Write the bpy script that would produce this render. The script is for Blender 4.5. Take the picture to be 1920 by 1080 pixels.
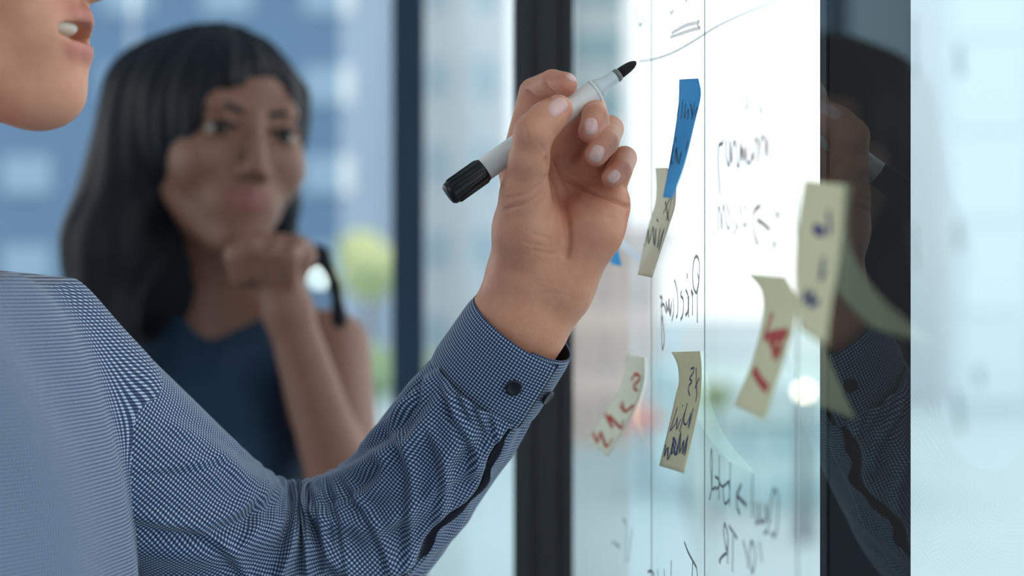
import bpy, bmesh, math, random
import numpy as np
from mathutils import Vector, Matrix

random.seed(7); RNG = np.random.RandomState(7)
scene = bpy.context.scene
for o in list(bpy.data.objects): bpy.data.objects.remove(o, do_unlink=True)
COL = scene.collection

# ------------------------------------------------------------------ camera, world, exposure
F, CZ = 3200.0, 1.44                         # focal length in pixels of the 1920 frame, eye height
cam_d = bpy.data.cameras.new('camera'); cam = bpy.data.objects.new('camera', cam_d); COL.objects.link(cam)
cam.location = (0, 0, CZ); cam.rotation_euler = (math.pi/2, 0, 0)
cam_d.sensor_width = 36; cam_d.lens = 36*F/1920; cam_d.clip_start = .02; cam_d.clip_end = 300
cam_d.dof.use_dof = True; cam_d.dof.focus_distance = 1.08; cam_d.dof.aperture_fstop = 3.2
scene.camera = cam
vs = scene.view_settings
vs.view_transform = 'Standard'; vs.look = 'None'; vs.gamma = 1; vs.exposure = 0.0; vs.use_curve_mapping = False
scene.cycles.use_denoising = True
scene.cycles.max_bounces = 10; scene.cycles.transparent_max_bounces = 24
w = bpy.data.worlds.new('sky'); scene.world = w; w.use_nodes = True
bg = w.node_tree.nodes['Background']; bg.inputs[0].default_value = (.95, .985, 1.0, 1); bg.inputs[1].default_value = 1.75

# ------------------------------------------------------------------ helpers
def P(u, v, y):                              # a point at depth y seen at (u, v)
    return np.array([(u-960)/F*y, y, CZ+(540-v)/F*y])
GA, GB = .115, .2363                         # the glass plane: x + GA*y = GB
GL = math.sqrt(1+GA*GA)
def G(u, v, n=0.0):                          # point on the glass (n metres into the room)
    y = (GB-n*GL)/((u-960)/F+GA)
    return P(u, v, y)
GN = np.array([-1, -GA, 0])/GL               # glass normal towards the room

def tag(o, label=None, cat=None, group=None, kind=None):
    if label: o['label'] = label
    if cat: o['category'] = cat
    if group: o['group'] = group
    if kind: o['kind'] = kind
    return o
def empty(name, loc=(0, 0, 0)):
    o = bpy.data.objects.new(name, None); COL.objects.link(o); o.location = loc; o.empty_display_size = .05
    return o
def link(name, me, mat=None, parent=None):
    o = bpy.data.objects.new(name, me); COL.objects.link(o)
    if mat is not None and not me.materials: me.materials.append(mat)
    if parent is not None:
        o.parent = parent
        M = Matrix.Translation(parent.location) if parent.type == 'EMPTY' else Matrix.Identity(4)
        o.matrix_parent_inverse = M.inverted()
    return o
def mesh(name, v, f, smooth=True):
    me = bpy.data.meshes.new(name)
    me.from_pydata([tuple(map(float, p)) for p in v], [], [tuple(map(int, q)) for q in f]); me.update()
    if smooth: me.polygons.foreach_set('use_smooth', [True]*len(me.polygons))
    return me
def quadmesh(name, v, f, smooth=True):       # fast path for numpy arrays of quads
    me = bpy.data.meshes.new(name); n = len(f)
    me.vertices.add(len(v)); me.vertices.foreach_set('co', np.asarray(v, np.float32).ravel())
    me.loops.add(n*4); me.loops.foreach_set('vertex_index', np.asarray(f, np.int32).ravel())
    me.polygons.add(n); me.polygons.foreach_set('loop_start', np.arange(0, n*4, 4, dtype=np.int32))
    me.polygons.foreach_set('loop_total', np.full(n, 4, np.int32))
    if smooth: me.polygons.foreach_set('use_smooth', np.ones(n, bool))
    me.update(calc_edges=True); me.validate()
    return me
def box_mesh(name, lo, hi, bevel=0):
    bm = bmesh.new(); bmesh.ops.create_cube(bm, size=1)
    lo, hi = np.array(lo), np.array(hi)
    for q in bm.verts: q.co = Vector((lo+hi)/2+np.array(q.co)*(hi-lo))
    if bevel: bmesh.ops.bevel(bm, geom=bm.edges[:], offset=bevel, segments=2, affect='EDGES')
    me = bpy.data.meshes.new(name); bm.to_mesh(me); bm.free()
    return me
def prism_mesh(name, poly, z0, z1):          # vertical prism over a plan polygon
    n = len(poly)
    v = [(x, y, z0) for x, y in poly]+[(x, y, z1) for x, y in poly]
    f = [tuple(range(n))[::-1], tuple(range(n, 2*n))]+[(i, (i+1) % n, n+(i+1) % n, n+i) for i in range(n)]
    return mesh(name, v, f, False)
def lathe(name, a, b, prof, seg=40):         # prof: (distance along a->b in m, radius)
    a, b = np.array(a), np.array(b); d = (b-a)/np.linalg.norm(b-a)
    e0 = np.cross(d, [0, 0, 1.] if abs(d[2]) < .9 else [1., 0, 0]); e0 /= np.linalg.norm(e0); e1 = np.cross(d, e0)
    v, f = [], []
    for s, r in prof:
        for k in range(seg):
            t = 2*math.pi*k/seg
            v.append(a+d*s+r*(math.cos(t)*e0+math.sin(t)*e1))
    for i in range(len(prof)-1):
        for k in range(seg): f.append((i*seg+k, i*seg+(k+1) % seg, (i+1)*seg+(k+1) % seg, (i+1)*seg+k))
    f.append(tuple(range(seg))[::-1]); f.append(tuple(range((len(prof)-1)*seg, len(prof)*seg)))
    me = mesh(name, v, f)
    return me
def smooth_pts(pts, n=6):                    # Catmull-Rom
    p = np.array(pts, float)
    if len(p) < 3: return p
    q = np.vstack([2*p[0]-p[1], p, 2*p[-1]-p[-2]]); out = []
    for i in range(1, len(q)-2):
        for t in np.linspace(0, 1, n, endpoint=False):
            a, b, c, d = q[i-1:i+3]
            out.append(.5*(2*b+(c-a)*t+(2*a-5*b+4*c-d)*t*t+(3*b-a-3*c+d)*t**3))
    out.append(p[-1]); return np.array(out)

# ------------------------------------------------------------------ signed-distance modelling
def rc(a, b, ra, rb=None, k=.01, op='+'): return ('rc', np.array(a, float), np.array(b, float), ra, ra if rb is None else rb, k, op)
def el(c, r, R=None, k=.01, op='+'): return ('el', np.array(c, float), np.array(r, float), np.eye(3) if R is None else np.array(R, float), None, k, op)
def pdist(pr, X, Y, Z):
    if pr[0] == 'rc':
        a, b, ra, rb = pr[1:5]; ab = b-a; L = max(float(ab@ab), 1e-12)
        px, py, pz = X-a[0], Y-a[1], Z-a[2]
        t = np.clip((px*ab[0]+py*ab[1]+pz*ab[2])/L, 0, 1)
        return np.sqrt((px-t*ab[0])**2+(py-t*ab[1])**2+(pz-t*ab[2])**2)-(ra+(rb-ra)*t)
    c, r, R = pr[1:4]
    px, py, pz = X-c[0], Y-c[1], Z-c[2]
    q = [R[0, i]*px+R[1, i]*py+R[2, i]*pz for i in range(3)]
    k0 = np.sqrt(sum((q[i]/r[i])**2 for i in range(3)))+1e-9
    k1 = np.sqrt(sum((q[i]/r[i]**2)**2 for i in range(3)))+1e-9
    return k0*(k0-1)/k1
def pbox(pr):
    if pr[0] == 'rc':
        return np.minimum(pr[1]-pr[3], pr[2]-pr[4]), np.maximum(pr[1]+pr[3], pr[2]+pr[4])
    R, r = pr[3], pr[2]; e = np.sqrt(((R*r)**2).sum(1)); return pr[1]-e, pr[1]+e
def smin(a, b, k):
    h = np.clip(.5+.5*(b-a)/k, 0, 1); return b*(1-h)+a*h-k*h*(1-h)
def combine(f, d, k, op): return smin(f, d, k) if op == '+' else -smin(-f, d, k)
def sd_eval(prims, pts):
    X, Y, Z = pts[..., 0], pts[..., 1], pts[..., 2]; f = np.full(X.shape, 1.0)
    for pr in prims: f = combine(f, pdist(pr, X, Y, Z), pr[5], pr[6])
    return f
def sd_grad(prims, p, e=2e-4):
    g = np.stack([sd_eval(prims, p+np.eye(3)[i]*e)-sd_eval(prims, p-np.eye(3)[i]*e) for i in range(3)], -1)
    return g/(np.linalg.norm(g, axis=-1, keepdims=True)+1e-12)
def sd_mesh(prims, h, smooth=2, inflate=0.0, cut=None):
    bb = [pbox(p) for p in prims if p[6] == '+']
    lo = np.min([b[0] for b in bb], 0)-4*h-.01-inflate; hi = np.max([b[1] for b in bb], 0)+4*h+.01+inflate
    n = np.ceil((hi-lo)/h).astype(int)+1
    ax = [(lo[i]+h*np.arange(n[i])).astype(np.float32) for i in range(3)]
    f = np.full(n, 1.0, np.float32)
    for pr in prims:
        b0, b1 = pbox(pr); m = pr[5]+5*h+inflate
        i0 = np.clip(np.floor((b0-m-lo)/h).astype(int), 0, n); i1 = np.clip(np.ceil((b1+m-lo)/h).astype(int)+1, 0, n)
        if np.any(i1 <= i0): continue
        sl = tuple(slice(i0[i], i1[i]) for i in range(3))
        X, Y, Z = ax[0][sl[0]][:, None, None], ax[1][sl[1]][None, :, None], ax[2][sl[2]][None, None, :]
        f[sl] = combine(f[sl], pdist(pr, X, Y, Z), pr[5], pr[6])
    f -= inflate
    if cut is not None:
        X, Y, Z = np.meshgrid(*ax, indexing='ij', sparse=True); f = np.maximum(f, cut(X, Y, Z)).astype(np.float32)
    s = f < 0
    c = [s[:-1, :-1, :-1], s[1:, :-1, :-1], s[:-1, 1:, :-1], s[1:, 1:, :-1], s[:-1, :-1, 1:], s[1:, :-1, 1:], s[:-1, 1:, 1:], s[1:, 1:, 1:]]
    cnt = sum(q.astype(np.int8) for q in c); cells = np.argwhere((cnt > 0) & (cnt < 8))
    idx = np.full(n-1, -1, np.int64); idx[tuple(cells.T)] = np.arange(len(cells))
    acc = np.zeros((len(cells), 3)); num = np.zeros(len(cells))
    offs = np.array([[i & 1, (i >> 1) & 1, i >> 2] for i in range(8)])
    for a in range(8):
        for d in range(3):
            if offs[a][d]: continue
            b = a+(1 << d); ca, cb = cells+offs[a], cells+offs[b]
            fa, fb = f[tuple(ca.T)], f[tuple(cb.T)]; x = (fa < 0) != (fb < 0)
            t = np.where(x, fa/np.where(x, fa-fb, 1), 0)
            acc += np.where(x[:, None], ca+t[:, None]*(cb-ca), 0); num += x
    V = lo+h*acc/num[:, None]
    faces = []
    for d in range(3):
        e1, e2 = (d+1) % 3, (d+2) % 3
        a = [slice(None)]*3; b = [slice(None)]*3; a[d] = slice(0, -1); b[d] = slice(1, None)
        ed = np.argwhere(s[tuple(a)] != s[tuple(b)])
        ok = (ed[:, e1] > 0) & (ed[:, e2] > 0) & (ed[:, e1] < n[e1]-1) & (ed[:, e2] < n[e2]-1); ed = ed[ok]
        q = []
        for o1, o2 in ((-1, -1), (0, -1), (0, 0), (-1, 0)):
            c_ = ed.copy(); c_[:, e1] += o1; c_[:, e2] += o2; q.append(idx[tuple(c_.T)])
        q = np.stack(q, 1); inside = s[tuple(ed.T)]
        q[~inside] = q[~inside][:, ::-1]; faces.append(q)
    Fq = np.vstack(faces); Fq = Fq[(Fq >= 0).all(1)]
    for _ in range(smooth):
        A = np.zeros_like(V); N = np.zeros(len(V))
        for i in range(4):
            p, q = Fq[:, i], Fq[:, (i+1) % 4]
            for k in range(3):
                A[:, k] += np.bincount(p, V[q, k], len(V))+np.bincount(q, V[p, k], len(V))
            N += np.bincount(p, minlength=len(V))+np.bincount(q, minlength=len(V))
        V = V*.5+.5*A/np.maximum(N, 1)[:, None]
    return V, Fq
def vnormals(V, Fq):
    nn = np.cross(V[Fq[:, 2]]-V[Fq[:, 0]], V[Fq[:, 3]]-V[Fq[:, 1]]); N = np.zeros_like(V)
    for i in range(4):
        for k in range(3): N[:, k] += np.bincount(Fq[:, i], nn[:, k], len(V))
    return N/(np.linalg.norm(N, axis=1, keepdims=True)+1e-12)
def set_tone(me, colour_fn):
    V = np.empty(len(me.vertices)*3, np.float32); me.vertices.foreach_get('co', V); V = V.reshape(-1, 3)
    at = me.color_attributes.new('tone', 'FLOAT_COLOR', 'POINT'); c = np.ones((len(V), 4), np.float32); c[:, :3] = colour_fn(V)
    at.data.foreach_set('color', c.ravel())
def union(meshes, name):                     # one continuous surface out of overlapping closed meshes
    obs = [bpy.data.objects.new('tmp', m) for m in meshes]
    for o in obs: COL.objects.link(o)
    for o in obs[1:]:
        md = obs[0].modifiers.new('u', 'BOOLEAN'); md.operation = 'UNION'; md.object = o
        try: md.solver = 'MANIFOLD'
        except Exception: md.solver = 'EXACT'
    dg = bpy.context.evaluated_depsgraph_get()
    me = bpy.data.meshes.new_from_object(obs[0].evaluated_get(dg)); me.name = name; me.materials.clear()
    for o in obs: bpy.data.objects.remove(o)
    me.polygons.foreach_set('use_smooth', [True]*len(me.polygons))
    return me

# ------------------------------------------------------------------ materials
def srgb(r, g, b):
    f = lambda c: c/255/12.92 if c <= 10 else ((c/255+.055)/1.055)**2.4
    return (f(r), f(g), f(b))
def mat(name, col, rough=.6, metal=0, noise=0, nscale=30, bump=0, bscale=200, spec=.5):
    m = bpy.data.materials.new(name); m.use_nodes = True; nt = m.node_tree; b = nt.nodes['Principled BSDF']
    b.inputs['Base Color'].default_value = (*col, 1); b.inputs['Roughness'].default_value = rough
    b.inputs['Metallic'].default_value = metal; b.inputs['Specular IOR Level'].default_value = spec
    tc = nt.nodes.new('ShaderNodeTexCoord')
    if noise:
        n = nt.nodes.new('ShaderNodeTexNoise'); n.inputs['Scale'].default_value = nscale; n.inputs['Detail'].default_value = 4
        nt.links.new(tc.outputs['Object'], n.inputs['Vector'])
        r = nt.nodes.new('ShaderNodeMix'); r.data_type = 'RGBA'
        r.inputs[6].default_value = (*[c*(1-noise) for c in col], 1); r.inputs[7].default_value = (*[min(1, c*(1+noise)) for c in col], 1)
        nt.links.new(n.outputs['Fac'], r.inputs[0]); nt.links.new(r.outputs[2], b.inputs['Base Color'])
    if bump:
        n = nt.nodes.new('ShaderNodeTexNoise'); n.inputs['Scale'].default_value = bscale; n.inputs['Detail'].default_value = 3
        nt.links.new(tc.outputs['Object'], n.inputs['Vector'])
        bp = nt.nodes.new('ShaderNodeBump'); bp.inputs['Strength'].default_value = bump; bp.inputs['Distance'].default_value = .002
        nt.links.new(n.outputs['Fac'], bp.inputs['Height']); nt.links.new(bp.outputs[0], b.inputs['Normal'])
    return m
def skin_mat(name, rough=.5, sss=.12, bump=.25):
    m = mat(name, (.5, .3, .2), rough); nt = m.node_tree; b = nt.nodes['Principled BSDF']
    at = nt.nodes.new('ShaderNodeAttribute'); at.attribute_name = 'tone'
    tc = nt.nodes.new('ShaderNodeTexCoord'); n = nt.nodes.new('ShaderNodeTexNoise'); n.inputs['Scale'].default_value = 90; n.inputs['Detail'].default_value = 5
    nt.links.new(tc.outputs['Object'], n.inputs['Vector'])
    mx = nt.nodes.new('ShaderNodeMix'); mx.data_type = 'RGBA'; mx.blend_type = 'MULTIPLY'; mx.inputs[0].default_value = .5
    rp = nt.nodes.new('ShaderNodeValToRGB'); rp.color_ramp.elements[0].position = .3; rp.color_ramp.elements[1].position = .7
    rp.color_ramp.elements[0].color = (.80, .66, .62, 1); rp.color_ramp.elements[1].color = (1, 1, 1, 1)
    nt.links.new(n.outputs['Fac'], rp.inputs[0]); nt.links.new(at.outputs['Color'], mx.inputs[6]); nt.links.new(rp.outputs[0], mx.inputs[7])
    nt.links.new(mx.outputs[2], b.inputs['Base Color'])
    b.inputs['Subsurface Weight'].default_value = sss; b.inputs['Subsurface Radius'].default_value = (1, .35, .2); b.inputs['Subsurface Scale'].default_value = .004
    v = nt.nodes.new('ShaderNodeTexNoise'); v.inputs['Scale'].default_value = 650; v.inputs['Detail'].default_value = 2
    nt.links.new(tc.outputs['Object'], v.inputs['Vector'])
    bp = nt.nodes.new('ShaderNodeBump'); bp.inputs['Strength'].default_value = bump; bp.inputs['Distance'].default_value = .0008
    nt.links.new(v.outputs['Fac'], bp.inputs['Height']); nt.links.new(bp.outputs[0], b.inputs['Normal'])
    return m
def gingham_mat(name, period, light, dark):
    m = mat(name, dark, .85, spec=.2); nt = m.node_tree; b = nt.nodes['Principled BSDF']
    uv = nt.nodes.new('ShaderNodeUVMap'); sp = nt.nodes.new('ShaderNodeSeparateXYZ'); nt.links.new(uv.outputs[0], sp.inputs[0])
    ms = []
    for i in range(2):
        a = nt.nodes.new('ShaderNodeMath'); a.operation = 'MULTIPLY'; a.inputs[1].default_value = 2*math.pi/period; nt.links.new(sp.outputs[i], a.inputs[0])
        s = nt.nodes.new('ShaderNodeMath'); s.operation = 'SINE'; nt.links.new(a.outputs[0], s.inputs[0])
        r = nt.nodes.new('ShaderNodeMapRange'); r.inputs[1].default_value = -.15; r.inputs[2].default_value = .6; nt.links.new(s.outputs[0], r.inputs[0])
        ms.append(r.outputs[0])
    ad = nt.nodes.new('ShaderNodeMath'); ad.operation = 'ADD'; nt.links.new(ms[0], ad.inputs[0]); nt.links.new(ms[1], ad.inputs[1])
    hf = nt.nodes.new('ShaderNodeMath'); hf.operation = 'MULTIPLY'; hf.inputs[1].default_value = .5; nt.links.new(ad.outputs[0], hf.inputs[0])
    rp = nt.nodes.new('ShaderNodeValToRGB'); e = rp.color_ramp.elements
    e[0].position = 0; e[0].color = (*dark, 1); e[1].position = 1; e[1].color = (*light, 1)
    k = e.new(.5); k.color = (*[d*.84+l*.16 for d, l in zip(dark, light)], 1)
    nt.links.new(hf.outputs[0], rp.inputs[0]); nt.links.new(rp.outputs[0], b.inputs['Base Color'])
    b.inputs['Sheen Weight'].default_value = .15
    return m
def glass_mat(name, tint, ior, rough=0.0):
    m = bpy.data.materials.new(name); m.use_nodes = True; nt = m.node_tree; nt.nodes.clear()
    o = nt.nodes.new('ShaderNodeOutputMaterial'); mx = nt.nodes.new('ShaderNodeMixShader'); fr = nt.nodes.new('ShaderNodeFresnel'); fr.inputs[0].default_value = ior
    t = nt.nodes.new('ShaderNodeBsdfTransparent'); t.inputs[0].default_value = (*tint, 1)
    g = nt.nodes.new('ShaderNodeBsdfGlossy'); g.inputs[0].default_value = (.86, .96, .95, 1); g.inputs['Roughness'].default_value = rough
    geo = nt.nodes.new('ShaderNodeNewGeometry'); inv = nt.nodes.new('ShaderNodeMath'); inv.operation = 'SUBTRACT'; inv.inputs[0].default_value = 1
    nt.links.new(geo.outputs['Backfacing'], inv.inputs[1]); mul = nt.nodes.new('ShaderNodeMath'); mul.operation = 'MULTIPLY'
    nt.links.new(fr.outputs[0], mul.inputs[0]); nt.links.new(inv.outputs[0], mul.inputs[1])
    nt.links.new(mul.outputs[0], mx.inputs[0]); nt.links.new(t.outputs[0], mx.inputs[1]); nt.links.new(g.outputs[0], mx.inputs[2]); nt.links.new(mx.outputs[0], o.inputs[0])
    return m
def paper_mat(name, col, amount=.2):
    m = mat(name, col, .85, 0, .04, 20); nt = m.node_tree; o = nt.nodes['Material Output']; b = nt.nodes['Principled BSDF']
    t = nt.nodes.new('ShaderNodeBsdfTranslucent'); t.inputs[0].default_value = (*col, 1); x = nt.nodes.new('ShaderNodeMixShader'); x.inputs[0].default_value = amount
    nt.links.new(b.outputs[0], x.inputs[1]); nt.links.new(t.outputs[0], x.inputs[2]); nt.links.new(x.outputs[0], o.inputs[0])
    return m
def ink_mat(name, col, alpha):
    m = mat(name, col, .5); m.node_tree.nodes['Principled BSDF'].inputs['Alpha'].default_value = alpha; return m

M_FRAME = mat('dark_metal', srgb(13, 14, 17), .6, 0, .15, 8, spec=.25)
M_FRAME1 = mat('charcoal_metal', srgb(40, 43, 49), .5, 0, .15, 8)
M_FRAME2 = mat('navy_metal', srgb(36, 62, 88), .45, 0, .15, 8)
M_GLASS = glass_mat('clear_glass', (.985, .995, .99), 1.31)
M_GLASS2 = glass_mat('window_glass', (.98, .99, .99), 1.07)
M_BLUEGLASS = glass_mat('blue_glass', (.62, .72, .80), 1.15)
M_JOINT = mat('joint', srgb(150, 160, 160), .5)
M_INK = ink_mat('black_ink', srgb(40, 30, 55), .85)
M_INKF = ink_mat('faint_ink', srgb(70, 75, 88), .55)
M_INKB = ink_mat('blue_ink', srgb(28, 48, 120), .95)
M_INKR = ink_mat('red_ink', srgb(196, 40, 32), .95)
M_INKN = ink_mat('note_ink', srgb(30, 34, 46), .85)
M_PAPERY = paper_mat('yellow_paper', srgb(240, 238, 204))
M_PAPERP = paper_mat('pale_paper', srgb(246, 246, 228))
M_PAPERB = paper_mat('blue_paper', srgb(84, 190, 248))
M_PENW = mat('pen_white', srgb(236, 238, 236), .35)
M_PENC = mat('pen_collar', srgb(214, 224, 226), .3)
M_PENB = mat('pen_black', srgb(16, 22, 28), .3)
M_NIB = mat('nib', srgb(34, 26, 30), .9)
M_SKIN = skin_mat('skin')
M_SKINW = skin_mat('skin_brown', .5, .06, .1)
M_NAIL = mat('nail', srgb(222, 178, 172), .25)
M_SHIRT = gingham_mat('gingham', .00215, srgb(200, 220, 240), srgb(22, 46, 90))
M_BUTTON = mat('button', srgb(24, 28, 40), .4)
M_LINING = mat('lining_gap_shade', srgb(20, 22, 38), .9)  # inside of the cuff, and dark strips standing for shaded gaps
M_HAIR = mat('black_hair', srgb(10, 17, 28), .55, 0, .3, 60, .4, 120, .3)
M_HAIRM = mat('brown_hair', srgb(44, 30, 22), .55, 0, .4, 60, .6, 120)
M_DRESS = mat('navy_dress', srgb(20, 52, 78), .8, 0, .2, 14, .3, 60)
M_LIP = mat('lips', srgb(176, 84, 104), .4)
M_LIPM = mat('lips_man', srgb(176, 112, 104), .5)
M_TEETH = mat('teeth', srgb(236, 232, 222), .25)
M_EYE = mat('eye_white', srgb(170, 164, 160), .3)
M_IRIS = mat('iris', srgb(30, 20, 16), .15)
M_TROUSER = mat('trousers', srgb(30, 36, 52), .85)
M_SHOE = mat('shoe', srgb(26, 20, 18), .4)
M_FLOOR = mat('carpet', srgb(96, 102, 112), .95, 0, .15, 40)
M_WALL = mat('grey_paint', srgb(104, 108, 114), .8)
M_CEIL = mat('ceiling_white', srgb(235, 236, 236), .9)
M_GROUND = mat('paving', srgb(172, 192, 198), .9, 0, .1, .6)

# ------------------------------------------------------------------ the setting
def on_plane(y, n=0.0): return ((GB-n*GL)-GA*y, y)
def slab(name, y0, y1, n0, n1, z0, z1, m, parent=None):
    me = prism_mesh(name, [on_plane(y0, n0), on_plane(y0, n1), on_plane(y1, n1), on_plane(y1, n0)], z0, z1)
    bm = bmesh.new(); bm.from_mesh(me); bmesh.ops.recalc_face_normals(bm, faces=bm.faces); bm.to_mesh(me); bm.free()
    return link(name, me, m, parent)
ZC = 2.75
tag(link('floor', box_mesh('floor', (-3.2, -3.2, -.1), (.72, 6.4, 0)), M_FLOOR), 'grey carpet floor of the office', kind='structure')
tag(link('ceiling', box_mesh('ceiling', (-3.2, -3.2, ZC), (.72, 6.4, ZC+.12)), M_CEIL), 'plain white office ceiling', kind='structure')
tag(link('wall_near', box_mesh('wall_near', (-3.2, -3.3, 0), (.72, -3.2, ZC)), M_WALL), 'grey wall behind the viewer', kind='structure')

win1 = tag(empty('window_1', (*on_plane(1.0), 0)), 'clear glass wall at the right with mirrored handwriting and sticky notes', kind='structure')
JOINTS = [-3.2, -.6, .30, .8365, 1.0358, 1.2, 1.566]
for a, b in zip(JOINTS[:-1], JOINTS[1:]):
    slab('glass_pane', a+.0004, b-.0004, 0, -.008, .04, ZC, M_GLASS, win1)
for y in JOINTS[3:6]: slab('glass_joint', y-.0008, y+.0008, .0004, .0001, .04, ZC, M_JOINT, win1)
slab('bottom_rail', -3.2, 1.566, .02, -.03, 0, .04, M_FRAME, win1)

def post(name, label, u0, u1, y, depth, m, lip=0):
    x0, x1 = (u0-960)/F*y, (u1-960)/F*y
    t = tag(empty(name, ((x0+x1)/2, y, 0)), label, kind='structure')
    link('post_body', box_mesh('post_body', (x0, y, 0), (x1, y+depth, ZC), .002), m, t)
    if lip:
        wd = x1-x0
        link('post_bead', box_mesh('post_bead', (x0+wd*.36, y-.004, 0), (x0+wd*.42, y+.002, ZC), .001), m, t)
        link('post_bead', box_mesh('post_bead', (x0+wd*.80, y-.004, 0), (x0+wd*.86, y+.002, ZC), .001), m, t)
    return t
post('trim_1', 'dark post just outside the glass, mirroring the cuff', 1550, 1709, 1.06, .025, M_FRAME)
post('trim_2', 'black metal post where the written glass ends, behind the hand', 963, 1075, 1.568, .06, M_FRAME1, 1)
post('trim_3', 'narrow navy post between the woman and the raised hand', 735, 795, 2.55, .05, M_FRAME2, 1)
win2 = tag(empty('window_2', (-.1, 2.1, 0)), 'clear glass panel between the two dark posts left of the hand', kind='structure')
xa, xb = (963-960)/F*1.6, (795-960)/F*2.58
link('glass_pane', prism_mesh('glass_pane', [(xb, 2.58), (xb+.006, 2.58), (xa+.006, 1.6), (xa, 1.6)], .04, ZC), M_GLASS2, win2)
link('bottom_rail', prism_mesh('bottom_rail', [(xb-.01, 2.58), (xb+.02, 2.58), (xa+.02, 1.6), (xa-.01, 1.6)], 0, .04), M_FRAME2, win2)
# glazed end of the room, behind the woman
win3 = tag(empty('window_3', (-1.4, 6.0, 0)), 'bluish glazed end of the room behind the woman', kind='structure')
xs = [-3.2, -2.3, -1.4, -.62, .72]
for a, b in zip(xs[:-1], xs[1:]):
    link('glass_pane', box_mesh('glass_pane', (a+.015, 6.3, .06), (b-.015, 6.31, ZC)), M_BLUEGLASS if b < -.5 else M_GLASS2, win3)
for a in (xs[0], xs[1]): link('glazing_bar', box_mesh('glazing_bar', (a-.02, 6.28, 0), (a+.02, 6.33, ZC)), M_FRAME2, win3)
link('bottom_rail', box_mesh('bottom_rail', (-3.2, 6.28, 0), (.72, 6.33, .06)), M_FRAME2, win3)

# ------------------------------------------------------------------ outdoors
tag(link('ground', box_mesh('ground', (-60, -30, -.16), (60, 90, -.12)), M_GROUND), 'pale paved ground outdoors', kind='structure')
def building(name, label, u0, u1, v0, y, depth, col, wcol, nx, nz, vbase=None, win=(.62, .62), rough=.8, mirror=False):
    x0, x1 = (u0-960)/F*y, (u1-960)/F*y; z1 = CZ+(540-v0)/F*y; z0 = -.12
    t = tag(empty(name, ((x0+x1)/2, y, z0)), label, 'building')
    link('wall', box_mesh('wall', (x0, y, z0), (x1, y+depth, z1)), mat(name+'_wall', col, rough, 0, .06, .5), t)
    link('roof_edge', box_mesh('roof_edge', (x0-.1, y-.12, z1), (x1+.1, y+depth, z1+.25)), mat(name+'_roof', tuple(c*.85 for c in col), rough), t)
    wm = mat(name+'_window', wcol, .25); cw, ch = (x1-x0)/nx, (z1-z0)/nz; me = None
    for i in range(nx):
        for j in range(nz):
            if me is None: me = box_mesh('window', (-cw*win[0]/2, -.05, -ch*win[1]/2), (cw*win[0]/2, .06, ch*win[1]/2))
            o = link('window', me, wm, t); o.location = (x0+cw*(i+.5), y, z0+ch*(j+.5))
    return t
building('office_block', 'blue-grey office block with pale square windows behind the woman', -420, 710, -260, 24, 8, srgb(146, 164, 184), srgb(206, 216, 222), 6, 6, win=(.5, .42))
building('tall_pale_building', 'pale building with light blue windows between the two posts', 777, 956, -420, 30, 8, srgb(238, 240, 240), srgb(200, 216, 224), 2, 7, win=(.6, .4))
building('low_beige_building', 'low beige building seen through the glass under the hand', 1030, 1238, 470, 17, 6, srgb(232, 214, 206), srgb(205, 190, 184), 3, 3)
building('low_teal_building', 'low pale teal building behind the handwriting at the lower right', 1325, 1600, 790, 12, 4, srgb(196, 224, 226), srgb(176, 210, 216), 4, 2, win=(.8, .5))
building('glass_tower', 'pale blue glass tower at the far right beyond the dark post', 1775, 2400, -600, 22, 8, srgb(210, 224, 230), srgb(202, 220, 228), 4, 8, win=(.9, .86))
building('grey_tower', 'slim grey building with blue windows left of the pen tip', 1078, 1172, -400, 34, 6, srgb(214, 222, 224), srgb(150, 184, 196), 2, 10, win=(.7, .5))
M_LEAF = [mat('leaf_a', srgb(160, 176, 136), .8, 0, .3, 4), mat('leaf_b', srgb(136, 160, 124), .8, 0, .3, 4), mat('leaf_c', srgb(182, 192, 142), .8, 0, .3, 4)]
M_BARK = mat('bark', srgb(92, 78, 66), .9)
def tree(label, u, v, y, r, m, seed):
    c = P(u, v, y); rs = np.random.RandomState(seed)
    t = tag(empty('tree', (c[0], y, -.12)), label, 'tree', 'trees outside the windows')
    prims = []
    for k in range(16):
        d = rs.normal(size=3); d /= np.linalg.norm(d); prims.append(el(c+d*r*.6*rs.rand()**.4, np.array([1, 1, .9])*r*rs.uniform(.35, .55), k=r*.12))
    V, Fq = sd_mesh(prims, r/12, 1)
    V += vnormals(V, Fq)*(RNG.normal(size=(len(V), 1))*r*.03)
    link('crown', quadmesh('crown', V, Fq), m, t)
    link('trunk', lathe('trunk', (c[0], y, -.12), (c[0], y, c[2]), [(0, r*.12), ((c[2]+.12)*.95, r*.07)], 10), M_BARK, t)
tree('yellow-green tree beside the navy post, at the height of the chin', 690, 495, 11, .26, M_LEAF[2], 1)
tree('green tree low beside the navy post, behind the raised arm', 700, 700, 9.5, .20, M_LEAF[1], 2)
tree('small green bush seen through the glass right of the dark blue writing', 1338, 742, 11, .11, M_LEAF[1], 3)
tree('green bush low between the two dark posts', 830, 690, 13, .16, M_LEAF[0], 4)
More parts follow.
